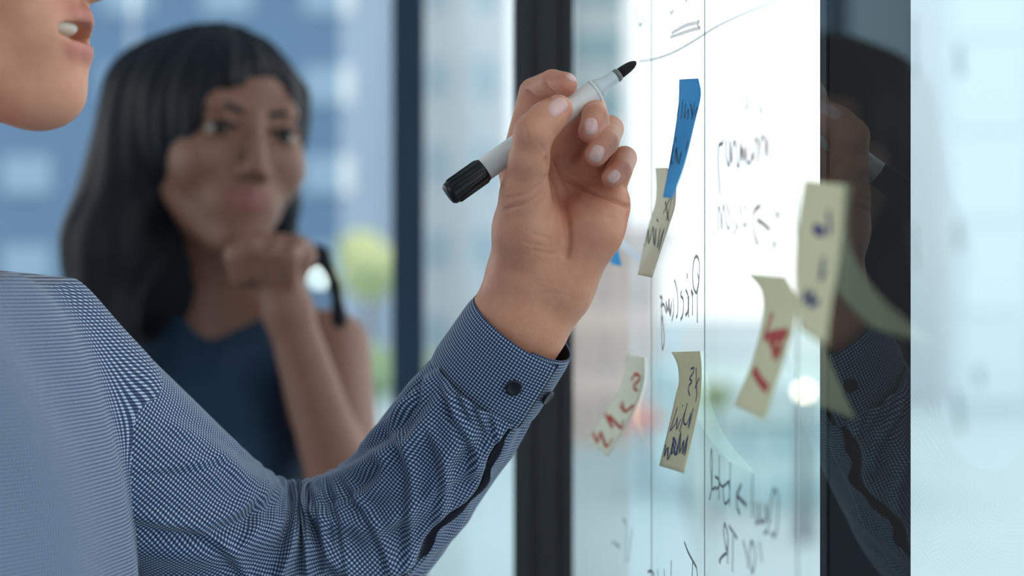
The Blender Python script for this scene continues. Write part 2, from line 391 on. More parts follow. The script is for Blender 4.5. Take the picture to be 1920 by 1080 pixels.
# street furniture out there
M_RED = mat('red_canvas', srgb(214, 120, 104), .8); M_POLE = mat('pole', srgb(120, 126, 130), .5)
def parasol(label, u, v, y, r, m):
    c = P(u, v, y); t = tag(empty('parasol', (c[0], y, -.12)), label, 'parasol', 'parasols outdoors')
    link('pole', lathe('pole', (c[0], y, -.12), (c[0], y, c[2]+.1), [(0, .03), (c[2]+.2, .025)], 10), M_POLE, t)
    v_, f_ = [(c[0], y, c[2]+r*.45)], []
    for k in range(8): a = 2*math.pi*k/8; v_.append((c[0]+r*math.cos(a), y+r*math.sin(a), c[2]))
    for k in range(8): f_.append((0, 1+k, 1+(k+1) % 8))
    o = link('canopy', mesh('canopy', v_, f_, False), m, t); md = o.modifiers.new('thick', 'SOLIDIFY'); md.thickness = .02
parasol('faded red parasol beyond the red-inked note', 1205, 790, 13, .24, M_RED)
parasol('pinkish parasol low behind the cuff', 885, 985, 12, .20, mat('pink_canvas', srgb(226, 178, 168), .8))
M_BULB = bpy.data.materials.new('lamp_glow'); M_BULB.use_nodes = True
bb = M_BULB.node_tree.nodes['Principled BSDF']; bb.inputs['Base Color'].default_value = (1, .95, .85, 1); bb.inputs['Emission Color'].default_value = (1, .86, .62, 1); bb.inputs['Emission Strength'].default_value = 7
M_SHADE = mat('lamp_shade', srgb(240, 240, 236), .5)
def lamp(label, u, v, y, r):
    c = P(u, v, y); t = tag(empty('street_lamp', (c[0], y, -.12)), label, 'street lamp', 'street lamps outdoors')
    link('pole', lathe('pole', (c[0], y, -.12), (c[0], y, c[2]), [(0, .05), (c[2]+.1, .03)], 10), M_POLE, t)
    link('globe', lathe('globe', (c[0], y, c[2]-r), (c[0], y, c[2]+r), [(r-r*math.cos(q), max(r*math.sin(q), .002)) for q in np.linspace(.05, 3.09, 12)], 16), M_BULB, t)
    link('globe_cap', lathe('globe_cap', (c[0], y, c[2]+r*.8), (c[0], y, c[2]+r*1.3), [(0, r*.55), (r*.5, r*.1)], 16), M_POLE, t)
lamp('lit globe street lamp seen between the red-inked note and the dark post', 1508, 735, 10.5, .036)
lamp('lit globe street lamp just left of the woman\'s neck', 600, 520, 15, .055)

# ------------------------------------------------------------------ handwriting on the glass, plus a drawn reflection
def ribbon(name, pts3, width, nrm, m, parent, taper=True):
    pts3 = np.asarray(pts3); n = len(pts3); v, f = [], []
    for i in range(n):
        t = pts3[min(i+1, n-1)]-pts3[max(i-1, 0)]; t = t/(np.linalg.norm(t)+1e-9)
        nn = nrm[i] if np.ndim(nrm) > 1 else nrm
        s = np.cross(t, nn); s /= np.linalg.norm(s)+1e-9
        wd = width*.5
        v += [pts3[i]-s*wd, pts3[i]+s*wd]
    for i in range(n-1): f.append((2*i, 2*i+1, 2*i+3, 2*i+2))
    return v, f
def write_glass(strokes, tr, m, width=.0019, n=.0006):
    ox, oy, sc = tr; V, Fc = [], []
    for st in strokes:
        px = smooth_pts([(ox+a/sc, oy+b/sc) for a, b in st], 5)
        v, f = ribbon('', [G(a, b, n) for a, b in px], width, GN, m, None)
        Fc += [tuple(q+len(V) for q in g) for g in f]; V += v
    return link('handwriting', mesh('handwriting', V, Fc, False), m, win1)
T4 = (1220, 470, 5.683)
write_glass([[(500,240),(512,330),(497,425),(480,445),(455,380),(447,250),(460,110),(485,60),(510,90),(520,170),(515,300),(495,430)], [(497,420),(497,600),(497,770)],
  [(455,470),(432,425),(445,500),(445,690)], [(407,480),(403,710)], [(388,240),(388,300)], [(372,415),(395,470),(400,560),(395,650),(370,690)],
  [(330,425),(320,480),(345,515),(350,600),(340,690),(318,738)]], T4, M_INK, .0023)
write_glass([[(250,310),(265,350),(285,450),(290,580),(285,680),(270,715)], [(240,500),(245,640),(225,750)], [(200,510),(195,600),(210,690),(222,570)],
  [(225,540),(205,660),(195,520),(185,640),(165,540),(170,660),(140,570),(112,600),(125,510),(100,490)], [(120,620),(115,780),(125,700),(140,850),(145,960),(128,1050),(120,980),(118,760)]], T4, M_INK, .0023)
T3 = (1330, 350, 8.306)
write_glass([[(140,710),(135,520),(145,310),(175,450),(192,670),(200,450),(225,250)], [(265,270),(300,400),(318,520),(298,660),(262,560),(240,380),(228,290)],
  [(400,360),(410,560),(450,660)], [(415,650),(380,750)], [(475,80),(468,250),(475,450)], [(540,280),(580,380),(595,500),(550,620),(515,500),(500,300)], [(74,715),(78,745)]], T3, M_INK)
write_glass([[(800,295),(720,350),(680,450),(680,600),(710,780),(765,920)], [(740,515),(830,570),(950,680)]], T3, M_INK, .0030)
write_glass([[(1050,370),(1025,500),(1020,780)], [(1050,390),(1100,480),(1110,620)], [(1020,830),(970,960)], [(1020,830),(1050,990)]], T3, M_INK, .0024)
write_glass([[(230,170),(225,260),(180,275),(155,340),(150,600),(165,900),(178,1120)],
  [(280,210),(290,500),(335,630),(350,220),(375,600),(410,240),(455,330),(465,600),(505,620),(530,240),(545,540),(565,330),(590,560),(620,330),(640,580),(690,570),(720,440),(745,540),(775,180),(830,300),(810,610),(850,320),(880,170),(930,170),(945,470),(985,170),(990,540)]], (1330, 240, 9), M_INK, .0026)
write_glass([[(625,90),(620,360),(650,490),(600,590)], [(770,180),(790,390),(880,640),(930,350),(930,200)], [(1040,260),(1050,560)], [(1150,330),(1200,540)], [(350,650),(350,860)], [(450,720),(450,1050)], [(620,730),(625,1080)]], (1330, 140, 9), M_INKF, .0030)
T5 = (1320, 840, 4.5)
write_glass([[(45,440),(65,330),(55,150),(62,10),(70,100),(68,300),(75,350),(95,330),(102,360)], [(92,240),(125,270),(128,320),(105,345)], [(128,60),(125,440)], [(130,290),(150,325),(180,310),(205,285),(215,290)],
  [(205,290),(215,350),(213,430),(180,470),(165,430),(160,340)], [(222,120),(215,490)]], T5, M_INK)
write_glass([[(315,305),(275,400)], [(275,400),(360,485)], [(275,400),(280,500),(305,560)]], T5, M_INK, .0026)
write_glass([[(410,220),(405,400),(405,590)], [(430,450),(440,630),(465,600),(465,460),(478,620),(520,590),(520,480),(540,600),(535,700),(505,715)],
  [(590,345),(622,400),(622,600),(600,740),(565,715)], [(590,345),(560,500),(555,640)]], T5, M_INK, .0022)
write_glass([[(175,630),(165,700),(190,860),(203,750),(175,630)], [(202,760),(200,980)], [(195,885),(160,910),(130,950),(140,970)], [(210,655),(280,765)], [(245,740),(240,1045)]], T5, M_INK, .0022)
write_glass([[(330,780),(365,930),(370,1020)], [(400,780),(385,880),(395,1000),(410,1050),(432,930),(422,830),(400,780)], [(465,790),(490,960)]], T5, M_INK, .0022)
T6 = (1070, 820, 4.085)
write_glass([[(870,800),(900,880),(965,1000)], [(935,940),(930,1075)], [(965,1000),(972,1075)], [(770,940),(768,1075)], [(590,1030),(620,1025),(640,1065)], [(665,1010),(670,1070)], [(715,1010),(720,1070)]], T6, M_INK, .0022)
write_glass([[(400,620),(430,700),(420,960)], [(470,700),(440,960)], [(320,800),(380,840)]], T6, M_INKF, .003)
T7 = (1070, 0, 3.857)
write_glass([[(720,80),(730,95),(745,70)], [(730,240),(830,185),(910,165),(930,150),(915,180),(935,200)], [(720,270),(820,235),(900,210),(940,205)], [(830,-8),(840,8)]], T7, M_INKF, .0022)
write_glass([[(490,445),(600,428),(740,380),(900,290),(1060,190),(1250,100),(1450,20),(1560,-20)]], T7, M_INKF, .0016)
write_glass([[(480,30),(490,170),(520,160),(530,20)]], T7, M_INKF, .003)
write_glass([[(1796,85),(1801,145)], [(1792,420),(1797,470)], [(1794,735),(1800,810)], [(1832,690),(1838,725)]], (0, 0, 1), M_INKF, .006)
write_glass([[(1712,30),(1712,90),(1716,140)], [(1712,420),(1716,500)]], (0, 0, 1), M_INKF, .003)
write_glass([[(1535,150),(1540,185),(1552,215)], [(1528,160),(1532,210)]], (0, 0, 1), M_INKF, .002)  # not writing: strokes drawn in place of a curved reflection in the glass

# ------------------------------------------------------------------ sticky notes
def note(label, L, R, W, m, strokes, ink, inkw, tr, curl=.012):
    bs = np.linspace(0, 1, 25)
    def samp(pl):
        p = smooth_pts(pl, 8); d = np.r_[0, np.cumsum(np.linalg.norm(np.diff(p, axis=0), axis=1))]; d /= d[-1]
        return np.stack([np.interp(bs, d, p[:, 0]), np.interp(bs, d, p[:, 1])], 1)
    pl, pr = samp(L), samp(R); A, B = [], []
    for b, q, r in zip(bs, pl, pr):
        a3 = G(q[0], q[1], .0012+curl*b*b); dr = np.array([(r[0]-960)/F, 1, (540-r[1])/F]); a0 = a3-np.array([0, 0, CZ])
        qa, qb, qc = dr@dr, -2*dr@a0, a0@a0-W*W; D = qb*qb-4*qa*qc
        y = (-qb-math.sqrt(D))/(2*qa) if D > 0 else -qb/(2*qa)
        x = dr[0]*y; n = (GB-x-GA*y)/GL
        if n < .0012: y = (GB-.0012*GL)/(dr[0]+GA)
        A.append(a3); B.append(dr*y+np.array([0, 0, CZ]))
    A, B = np.array(A), np.array(B)
    ker = np.array([1, 2, 3, 2, 1.])/9
    ysm = np.convolve(np.pad(B[:, 1], 2, 'edge'), ker, 'valid')
    B = (B-np.array([0, 0, CZ]))*(ysm/B[:, 1])[:, None]+np.array([0, 0, CZ])
    nx = 9; V = np.array([[a*(1-t)+b*t for t in np.linspace(0, 1, nx)] for a, b in zip(A, B)])
    f = [(i*nx+j, i*nx+j+1, (i+1)*nx+j+1, (i+1)*nx+j) for i in range(24) for j in range(nx-1)]
    base = V.reshape(-1, 3).mean(0)
    t = tag(empty('sticky_note', tuple(V[-1].mean(0))), label, 'sticky note', 'sticky notes on the glass')
    o = link('paper', mesh('paper', V.reshape(-1, 3), f), m, t)
    md = o.modifiers.new('thick', 'SOLIDIFY'); md.thickness = .00025; md.offset = 0
    def on_note(u, v):
        b = .5
        for _ in range(30):
            l = np.array([np.interp(b, bs, pl[:, k]) for k in range(2)]); r = np.array([np.interp(b, bs, pr[:, k]) for k in range(2)])
            a = np.clip((u-l[0])/(r[0]-l[0]+1e-9), .02, .98); vv = l[1]*(1-a)+r[1]*a
            b = np.clip(b+(v-vv)/max(pl[-1, 1]-pl[0, 1], 1)*.8, 0, 1)
        pa = np.array([np.interp(b, bs, A[:, k]) for k in range(3)]); pb = np.array([np.interp(b, bs, B[:, k]) for k in range(3)])
        i = int(b*23); e1 = pb-pa; e2 = (A[i+1]+B[i+1]-A[i]-B[i]); nn = np.cross(e1, e2); nn /= np.linalg.norm(nn)
        p = pa*(1-a)+pb*a
        if nn@(np.array([0, 0, CZ])-p) < 0: nn = -nn
        return p+nn*.0004, nn
    VV, FF = [], []
    for st in strokes:
        px = smooth_pts([(tr[0]+a/tr[2], tr[1]+b/tr[2]) for a, b in st], 4); q = [on_note(*p) for p in px]
        v_, f_ = ribbon('', [p for p, _ in q], inkw, np.array([n for _, n in q]), None, None)
        FF += [tuple(k+len(VV) for k in g) for g in f_]; VV += v_
    if VV: link('handwriting', mesh('handwriting', VV, FF, False), ink, t)
    return t
def px(tr, pts): return [(tr[0]+a/tr[2], tr[1]+b/tr[2]) for a, b in pts]
N6 = (1200, 140, 2.77); I1 = (0, 0, 1)
note('bright blue sticky note right of the pen, curling down to a narrow end', [(1274,149),(1272,200),(1262,270),(1251,330),(1243,370)], [(1309,147),(1314,178),(1302,232),(1283,310),(1261,372)], .060, M_PAPERB,
  [[(205,150),(195,220)], [(225,130),(215,230)], [(240,150),(235,225),(255,180),(250,235)], [(265,150),(275,210)], [(287,145),(270,230),(300,170),(290,230)], [(188,325),(190,350)], [(175,365),(165,460),(185,440),(192,380),(200,460),(218,400),(205,470)], [(250,345),(240,400)]], M_INKN, .0011, N6, .03)
note('pale cream sticky note hanging under the bright blue note', [(1229,315),(1231,345),(1229,380),(1217,420),(1205,470),(1196,515)], [(1252,315),(1266,345),(1266,385),(1254,425),(1238,475),(1223,521)], .062, M_PAPERP,
  [[(20,890),(35,870),(45,800),(50,880),(70,790),(75,880)], [(92,750),(98,765)], [(85,800),(80,890)], [(108,800),(95,900),(127,800),(100,915)], [(125,720),(160,640)], [(135,660),(150,760)], [(168,640),(138,760)]], M_INKN, .0013, N6, .022)
note('small light blue sticky note peeking out behind the wrist edge', [(1128,400),(1134,450),(1146,495)], [(1158,402),(1158,455),(1166,499)], .055, M_PAPERB, [], M_INKN, .0015, I1, .01)
N4 = (1080, 480, 2.572)
note('pale sticky note with red writing, furthest along the glass near the cuff', px(N4, [(245,470),(238,560),(205,650),(150,740),(55,895)]), px(N4, [(330,490),(328,600),(300,700),(255,800),(155,970)]), .066, M_PAPERP,
  [[(270,600),(290,570),(312,590),(280,630),(300,650)], [(215,720),(240,750),(280,720)], [(140,760),(180,830),(160,770),(220,830),(230,790)], [(80,850),(110,900),(120,850),(150,920),(180,880)], [(225,700),(235,740)]], M_INKR, .0026, N4, .022)
N5 = (1230, 650, 4.5)
note('yellow sticky note with three lines of dark blue writing', px(N5, [(130,45),(178,140),(195,290),(165,420),(120,620),(28,1005)]), px(N5, [(372,38),(385,200),(375,430),(340,620),(300,800),(238,1070)]), .064, M_PAPERY,
  [[(345,175),(345,320),(350,400),(340,465)], [(335,350),(355,300),(370,265)], [(300,190),(325,180),(320,220),(290,270),(310,290),(300,310),(285,330),(280,370),(292,415)],
   [(185,515),(165,580),(130,690),(125,710),(150,680),(175,640),(187,600),(180,700),(217,610)], [(232,490),(228,510)], [(245,560),(205,720)], [(270,480),(240,620),(260,660),(290,600),(300,560),(280,690),(320,520)],
   [(85,830),(75,930),(105,850),(105,955),(130,900),(150,800),(140,910),(175,830),(150,770),(170,920),(190,830),(180,920),(215,720),(205,900),(240,790),(230,910),(275,750),(245,920),(265,830)]], M_INKB, .0013, N5, .022)
N7 = (1340, 300, 2.076)
note('yellow sticky note with a red word and a red dash', px(N7, [(135,445),(182,505),(190,590),(170,700),(130,830),(75,955)]), px(N7, [(275,455),(318,540),(310,640),(275,760),(238,880),(195,1015)]), .066, M_PAPERY,
  [[(230,595),(215,640),(200,690),(230,680),(288,675),(215,710),(272,690),(235,760),(262,730),(245,780)], [(225,690),(240,770)], [(155,815),(180,860),(210,895)]], M_INKR, .0046, N7, .02)
N8 = (1480, 320, 3.176)
note('large blurred yellow sticky note nearest the viewer, with blue writing, over the dark post', px(N8, [(95,58),(65,250),(42,480),(38,700),(62,945)]), px(N8, [(330,85),(318,300),(295,520),(245,820),(215,1045)]), .064, M_PAPERY,
  [[(150,340),(185,350),(220,370),(160,360)], [(240,240),(250,380)], [(210,520),(200,640),(215,610)], [(115,700),(100,770),(150,740),(130,790),(180,790)]], M_INKB, .0042, N8, .016)

# ------------------------------------------------------------------ the marker pen
pen = tag(empty('marker_pen', tuple(P(1010, 245, 1.085))), 'white dry-erase marker with black nib and black ribbed end, held in the hand', 'marker')
pa, pb = P(840, 366, 1.078), P(1193, 116, 1.098)
LP = np.linalg.norm(pb-pa); PR = .0075
def seg(name, prof, m, parent=pen, sg=48): return link(name, lathe(name, pa, pb, prof, sg), m, parent)
capb = seg('end_cap', [(0, PR*.80), (.0015, PR*.98), (.004, PR*1.04), (.027, PR*1.06), (.0285, PR*1.0)], M_PENB)
d = (pb-pa)/LP; e0 = np.cross(d, [0, 0, 1.]); e0 /= np.linalg.norm(e0); e1 = np.cross(d, e0)
rib = None
for k in range(14):
    t = 2*math.pi*k/14; q = (math.cos(t)*e0+math.sin(t)*e1)*PR*1.05
    link('grip_rib', lathe('grip_rib', pa+q+d*.004, pa+q+d*.027, [(0, .0003), (.001, .0008), (.0215, .0008), (.023, .0003)], 8), M_PENB, capb)
seg('barrel', [(.0285, PR*1.01), (LP*.5, PR*1.0), (LP-.0335, PR*.99), (LP-.0325, PR*.97), (LP-.0325, PR*.9)], M_PENW)
seg('barrel_rim', [(LP-.0345, PR*1.0), (LP-.0340, PR*1.04), (LP-.0330, PR*1.04), (LP-.0325, PR*.98)], M_PENW)
seg('neck', [(LP-.034, PR*.92), (LP-.030, PR*.88), (LP-.0265, PR*.66), (LP-.022, PR*.60), (LP-.0175, PR*.58), (LP-.0165, PR*.5)], M_PENC)
seg('neck_ring', [(LP-.0172, PR*.50), (LP-.0165, PR*.58), (LP-.0145, PR*.58), (LP-.0135, PR*.48)], mat('grey_ring', srgb(120, 124, 120), .4))
seg('nib', [(LP-.0145, PR*.47), (LP-.010, PR*.46), (LP-.006, PR*.42), (LP-.003, PR*.33), (LP-.001, PR*.2), (LP, PR*.05)], M_NIB)

# ------------------------------------------------------------------ the man: arm path
S, E = P(40, 690, 1.08), P(592, 1160, 1.20)
CB, CR = P(906, 727, 1.125), P(981, 614, 1.108)
WR = P(1000, 575, 1.107)
def arm_path():
    ds, dw = (S-E)/np.linalg.norm(S-E), (CB-E)/np.linalg.norm(CB-E); Lc = .128
    a, b = E+ds*Lc, E+dw*Lc; pts = [S+(a-S)*t for t in np.linspace(0, 1, 14, endpoint=False)]
    pts += [(1-t)**2*a+2*t*(1-t)*E+t*t*b for t in np.linspace(0, 1, 24, endpoint=False)]
    pts += list(smooth_pts([b, b*.45+CB*.55, CB, CR], 10))
    p = np.array(pts)
    for _ in range(6): p[1:-1] = .25*p[:-2]+.5*p[1:-1]+.25*p[2:]
    return p
AP = arm_path(); AS = np.r_[0, np.cumsum(np.linalg.norm(np.diff(AP, axis=0), axis=1))]; AL = AS[-1]
def at_s(s): return np.stack([np.interp(s, AS, AP[:, k]) for k in range(3)], -1)
def frames(s):
    s = np.asarray(s, float); c = at_s(s); t = at_s(s+.006)-at_s(s-.006)
    t[s > AL-.007] = at_s(np.array([AL]))-at_s(np.array([AL-.02])); t[s < .007] = at_s(np.array([.02]))-at_s(np.array([0.]))
    t /= np.linalg.norm(t, axis=1, keepdims=True)
    e0 = np.array([0, -1., 0])-t*(t@np.array([0, -1., 0]))[:, None]; e0 /= np.linalg.norm(e0, axis=1, keepdims=True)
    return c, t, e0, np.cross(t, e0)
S_CUFF = AL-np.linalg.norm(CR-CB)                      # arc length where the cuff begins
S_ELB = float(AS[np.argmin(np.linalg.norm(AP-E, axis=1))])

man = tag(empty('person', (-.39, .95, 0)), 'person in a blue micro-check shirt with a raised hand holding the marker', 'person', 'people in the office')

# hand and forearm, palm towards the viewer
def f(u, v, y): return P(u, v, y)
hp = []
# forearm and wrist
for t in np.linspace(0, 1, 7)[:-1]:
    s = S_CUFF-.10+t*(AL-S_CUFF+.10); a = at_s(np.array([s]))[0]; b = at_s(np.array([s+(AL-S_CUFF+.10)/6]))[0]
    _, _, _, e1_ = frames(np.array([s])); q = e1_[0]*.009; a = a-e1_[0]*.003; b = b-e1_[0]*.003
    hp += [rc(a-q, b-q, .0200, .0192, .012), rc(a+q, b+q, .0200, .0192, .012)]
_, _, _, e1_ = frames(np.array([AL-.001])); q = e1_[0]*.0090; CW = CR-e1_[0]*.0050
hp += [rc(CW-q, f(975, 540, 1.106), .0190, .0180, .02), rc(CW+q, f(1046, 552, 1.107), .0180, .0182, .02)]
# palm
hp += [rc(f(975,535,1.108), f(972,325,1.120), .0150, .0118, .014), rc(f(1000,545,1.112), f(1045,300,1.123), .0155, .0118, .014),
       rc(f(1025,550,1.112), f(1098,330,1.121), .0155, .0115, .014), rc(f(1046,550,1.109), f(1140,365,1.113), .0160, .0112, .014)]
hp += [rc(f(1058,515,1.103), f(1112,425,1.099), .0185, .0175, .016), rc(f(1112,425,1.099), f(1140,385,1.103), .0175, .0125, .014)]
hp += [rc(f(978,500,1.100), f(983,430,1.086), .0178, .0176, .018), rc(f(983,430,1.086), f(984,365,1.075), .0172, .0148, .014)]
hp += [rc(f(1012,405,1.098), f(1024,345,1.108), .010, .008, .012)]                       # web between thumb and index
# thumb
hp += [rc(f(984,365,1.075), f(992,300,1.063), .0142, .0120, .007), rc(f(992,300,1.063), f(1000,250,1.057), .0118, .0116, .005),
       rc(f(1000,250,1.057), f(1024,224,1.060), .0116, .0106, .005), rc(f(1024,224,1.060), f(1047,205,1.0645), .0106, .0092, .005)]
# fingers: mcp, pip, dip, tip
FING = {'index': [(966,322,1.120), (1001,174,1.114), (1036,156,1.094), (1060,158,1.083)], 'middle': [(1045,300,1.123), (1110,203,1.104), (1116,220,1.080), (1105,247,1.072)],
        'ring': [(1098,330,1.121), (1144,242,1.099), (1137,267,1.072), (1118,291,1.068)], 'pinky': [(1140,365,1.113), (1171,297,1.099), (1164,320,1.079), (1147,334,1.074)]}
RAD = {'index': (.0112, .0098, .0088, .0078), 'middle': (.0112, .0092, .0085, .0073), 'ring': (.0108, .0088, .0080, .0072), 'pinky': (.0102, .0080, .0073, .0066)}
for k_, j in FING.items():
    r = RAD[k_]; q = [f(*a) for a in j]
    hp += [rc(q[0], q[1], r[0], r[1], .0012), rc(q[1], q[2], r[1], r[2], .001), rc(q[2], q[3], r[2], r[3], .001)]
V, Fq = sd_mesh(hp, .00115, 2)
N = vnormals(V, Fq)
U_, V_ = 960+F*V[:, 0]/V[:, 1], 540-F*(V[:, 2]-CZ)/V[:, 1]
face = (N[:, 1] < -.15)
CREASE = [([(1040,300),(1058,328),(1088,350),(1130,366),(1178,388)], 1.9, 3.5), ([(1026,300),(1048,352),(1062,410),(1066,455),(1062,480)], 1.6, 6), ([(948,392),(985,382),(1012,362),(1023,332)], .7, 3), ([(950,372),(985,364),(1014,345)], .5, 3),
          ([(988,172),(1008,187),(1030,184)], 1.2, 3), ([(1023,158),(1030,168),(1040,176)], .8, 2.5), ([(912,548),(965,556),(1040,550),(1085,565)], .12, 4), ([(1052,330),(1085,375),(1110,395),(1150,410)], .5, 5),
          ([(975,225),(985,240),(988,262)], .35, 2.5), ([(1012,272),(1022,285),(1026,300)], .2, 3), ([(1000,470),(1040,476),(1062,468)], .3, 4), ([(1000,440),(1030,447)], .25, 3), ([(985,455),(1020,462)], .25, 3)]
disp = np.zeros(len(V))
for pts, dep, wd in CREASE:
    p = smooth_pts(pts, 6); d2 = np.full(len(V), 1e9)
    for a, b in zip(p[:-1], p[1:]):
        ab = b-a; t = np.clip(((U_-a[0])*ab[0]+(V_-a[1])*ab[1])/(ab@ab), 0, 1); d2 = np.minimum(d2, (U_-a[0]-t*ab[0])**2+(V_-a[1]-t*ab[1])**2)
    disp -= np.where(face, 1.5*dep*1e-3*np.exp(-d2/wd**2), 0)
V = V+N*disp[:, None]
hand_me = quadmesh('hand', V, Fq)

# head, neck, torso under the shirt
def head_prims(c, fwd, up, sc=1.0, female=False):
    fwd = np.array(fwd, float); fwd /= np.linalg.norm(fwd); up = np.array(up, float); up -= fwd*(up@fwd); up /= np.linalg.norm(up)
    lf = np.cross(up, fwd); R = np.stack([fwd, lf, up], 1); T = lambda x, y, z: np.array(c)+R@(np.array([x, y, z])*sc)
    jw = .85 if female else 1.0
    h = [el(T(-.018, 0, .016 if female else .035), np.array([.098, .077, .082 if female else .086])*sc, R, .01), el(T(.025, 0, -.025), np.array([.062, .063, .085])*sc, R, .02),
         rc(T(.0, 0, -.06), T(.062, 0, -.094), .044*sc, .022*sc, .02)]
    for s in (-1, 1):
        h += [rc(T(-.005, s*.056, -.045), T(.06, s*.012, -.100), .018*sc*jw, .015*sc, .02), el(T(.052, s*.042, -.03), np.array([.03, .024, .026])*sc, R, .02)]
    h += [el(T(.074, 0, -.100), np.array([.017, .020, .016])*sc, R, .014), rc(T(.072, -.032, .022), T(.072, .032, .022), .0145*sc, None, .014),
          el(T(.070, 0, -.066), np.array([.026, .036, .028])*sc, R, .016)]
    for s in (-1, 1): h += [el(T(.094, s*.032, .0), np.array([.014, .017, .011])*sc, R, .012, '-')]
    h += [rc(T(.086, 0, .012), T(.107, 0, -.033), .0075*sc, .0105*sc, .010)]
    for s in (-1, 1): h += [el(T(.094, s*.012, -.038), np.array([.011, .008, .008])*sc, R, .006)]
    for s in (-1, 1): h += [rc(T(.083, s*.020, .006), T(.083, s*.046, .005), .0042*sc, .004*sc, .003), rc(T(.083, s*.021, -.008), T(.080, s*.044, -.006), .0035*sc, .003*sc, .004)]
    zu, zl = (-.0600, -.0715) if female else (-.0565, -.0775)
    for z_, r0_, x0_ in ((zu, .0040 if female else .0050, .0925), (zl, .0046 if female else .0058, .0905)):
        for s in (-1, 1): h += [rc(T(x0_, 0, z_), T(x0_-.004, s*.012, z_), r0_*sc, r0_*.9*sc, .004), rc(T(x0_-.004, s*.012, z_), T(x0_-.016, s*.025, -.066), r0_*.9*sc, .0025*sc, .004)]
    for s in (-1, 1): h += [el(T(-.012, s*.078, -.008), np.array([.020, .008, .031])*sc, R, .006), el(T(-.008, s*.085, -.006), np.array([.010, .005, .018])*sc, R, .004, '-')]
    return h, T, R
HC = np.array([-.342, 1.0, 1.652])
hd, TH, RH = head_prims(HC, (1, -.10, .02), (0, 0, 1))
hd_mouth = [el(TH(.082, 0, -.0665), (.024, .027, .0062), RH, .002, '-')]
neck0, neck1 = TH(-.025, 0, -.06), np.array([-.385, .955, 1.42])
hd += hd_mouth+[rc(neck0, neck1, .052, .060, .02)]
Vh, Fh = sd_mesh(hd, .0022, 2)
torso = [el((-.362, 1.01, 1.25), (.122, .170, .21), None, .04), el((-.362, .98, 1.03), (.110, .160, .19), None, .06), rc((-.405, .81, 1.385), (-.345, 1.07, 1.385), .058, .058, .05),
         rc((-.39, .945, 1.36), (-.385, .95, 1.44), .085, .055, .05)]
arm = [rc(at_s(np.array([a]))[0], at_s(np.array([b]))[0], .046-.014*a/AL, .046-.014*b/AL, .01) for a, b in zip(np.linspace(0, S_CUFF-.05, 9)[:-1], np.linspace(0, S_CUFF-.05, 9)[1:])]
rarm = [rc((-.41, .775, 1.38), (-.46, .73, 1.12), .05, .042, .03), rc((-.46, .73, 1.12), (-.40, .76, .90), .040, .028, .02)]
legs = [el((-.375, .94, .93), (.11, .165, .12), None, .05), rc((-.375, .85, .88), (-.375, .83, .48), .085, .06, .04), rc((-.375, .83, .48), (-.385, .83, .09), .058, .042, .03),
        rc((-.375, 1.03, .88), (-.375, 1.05, .48), .085, .06, .04), rc((-.375, 1.05, .48), (-.385, 1.05, .09), .058, .042, .03)]
rhand = [rc((-.40, .76, .90), (-.385, .77, .83), .026, .03, .02)]+[rc((-.385+.018*i-.02, .775, .82), (-.375+.018*i-.02, .785, .735+.008*abs(i-1.5)), .0095, .008, .006) for i in range(4)]+[rc((-.365, .765, .86), (-.34, .79, .80), .012, .009, .008)]
Vb, Fb = sd_mesh(torso+arm+rarm+legs+rhand, .006, 1)
body_me = union([quadmesh('b', Vb, Fb), quadmesh('h', Vh, Fh), hand_me], 'body')
SK = np.array(srgb(216, 156, 128))
def man_tone(Vx):
    c = np.tile(SK, (len(Vx), 1)); tips = [f(*j[3]) for j in FING.values()]+[f(1047, 205, 1.0645)]
    red = np.zeros(len(Vx))
    for t in tips: red = np.maximum(red, np.exp(-((Vx-t)**2).sum(1)/.011**2)*.8)
    for j in FING.values():
        for q in j[1:3]: red = np.maximum(red, np.exp(-((Vx-f(*q))**2).sum(1)/.010**2)*.45)
    red = np.maximum(red, np.exp(-((Vx-f(1090, 400, 1.10))**2).sum(1)/.035**2)*.35)
    c = c*(1-red[:, None])+red[:, None]*np.array(srgb(212, 136, 118))
    for z, sc_ in ((-.0565, 1), (-.0775, 1)):
        for s in np.linspace(-.018, .018, 9):
            w_ = .7*np.exp(-((Vx-TH(.0955-.35*abs(s), s, z))**2).sum(1)/.0055**2)[:, None]; c = c*(1-w_)+w_*np.array(srgb(186, 112, 104))
    return c
set_tone(body_me, man_tone)
body = link('body', body_me, M_SKIN, man)
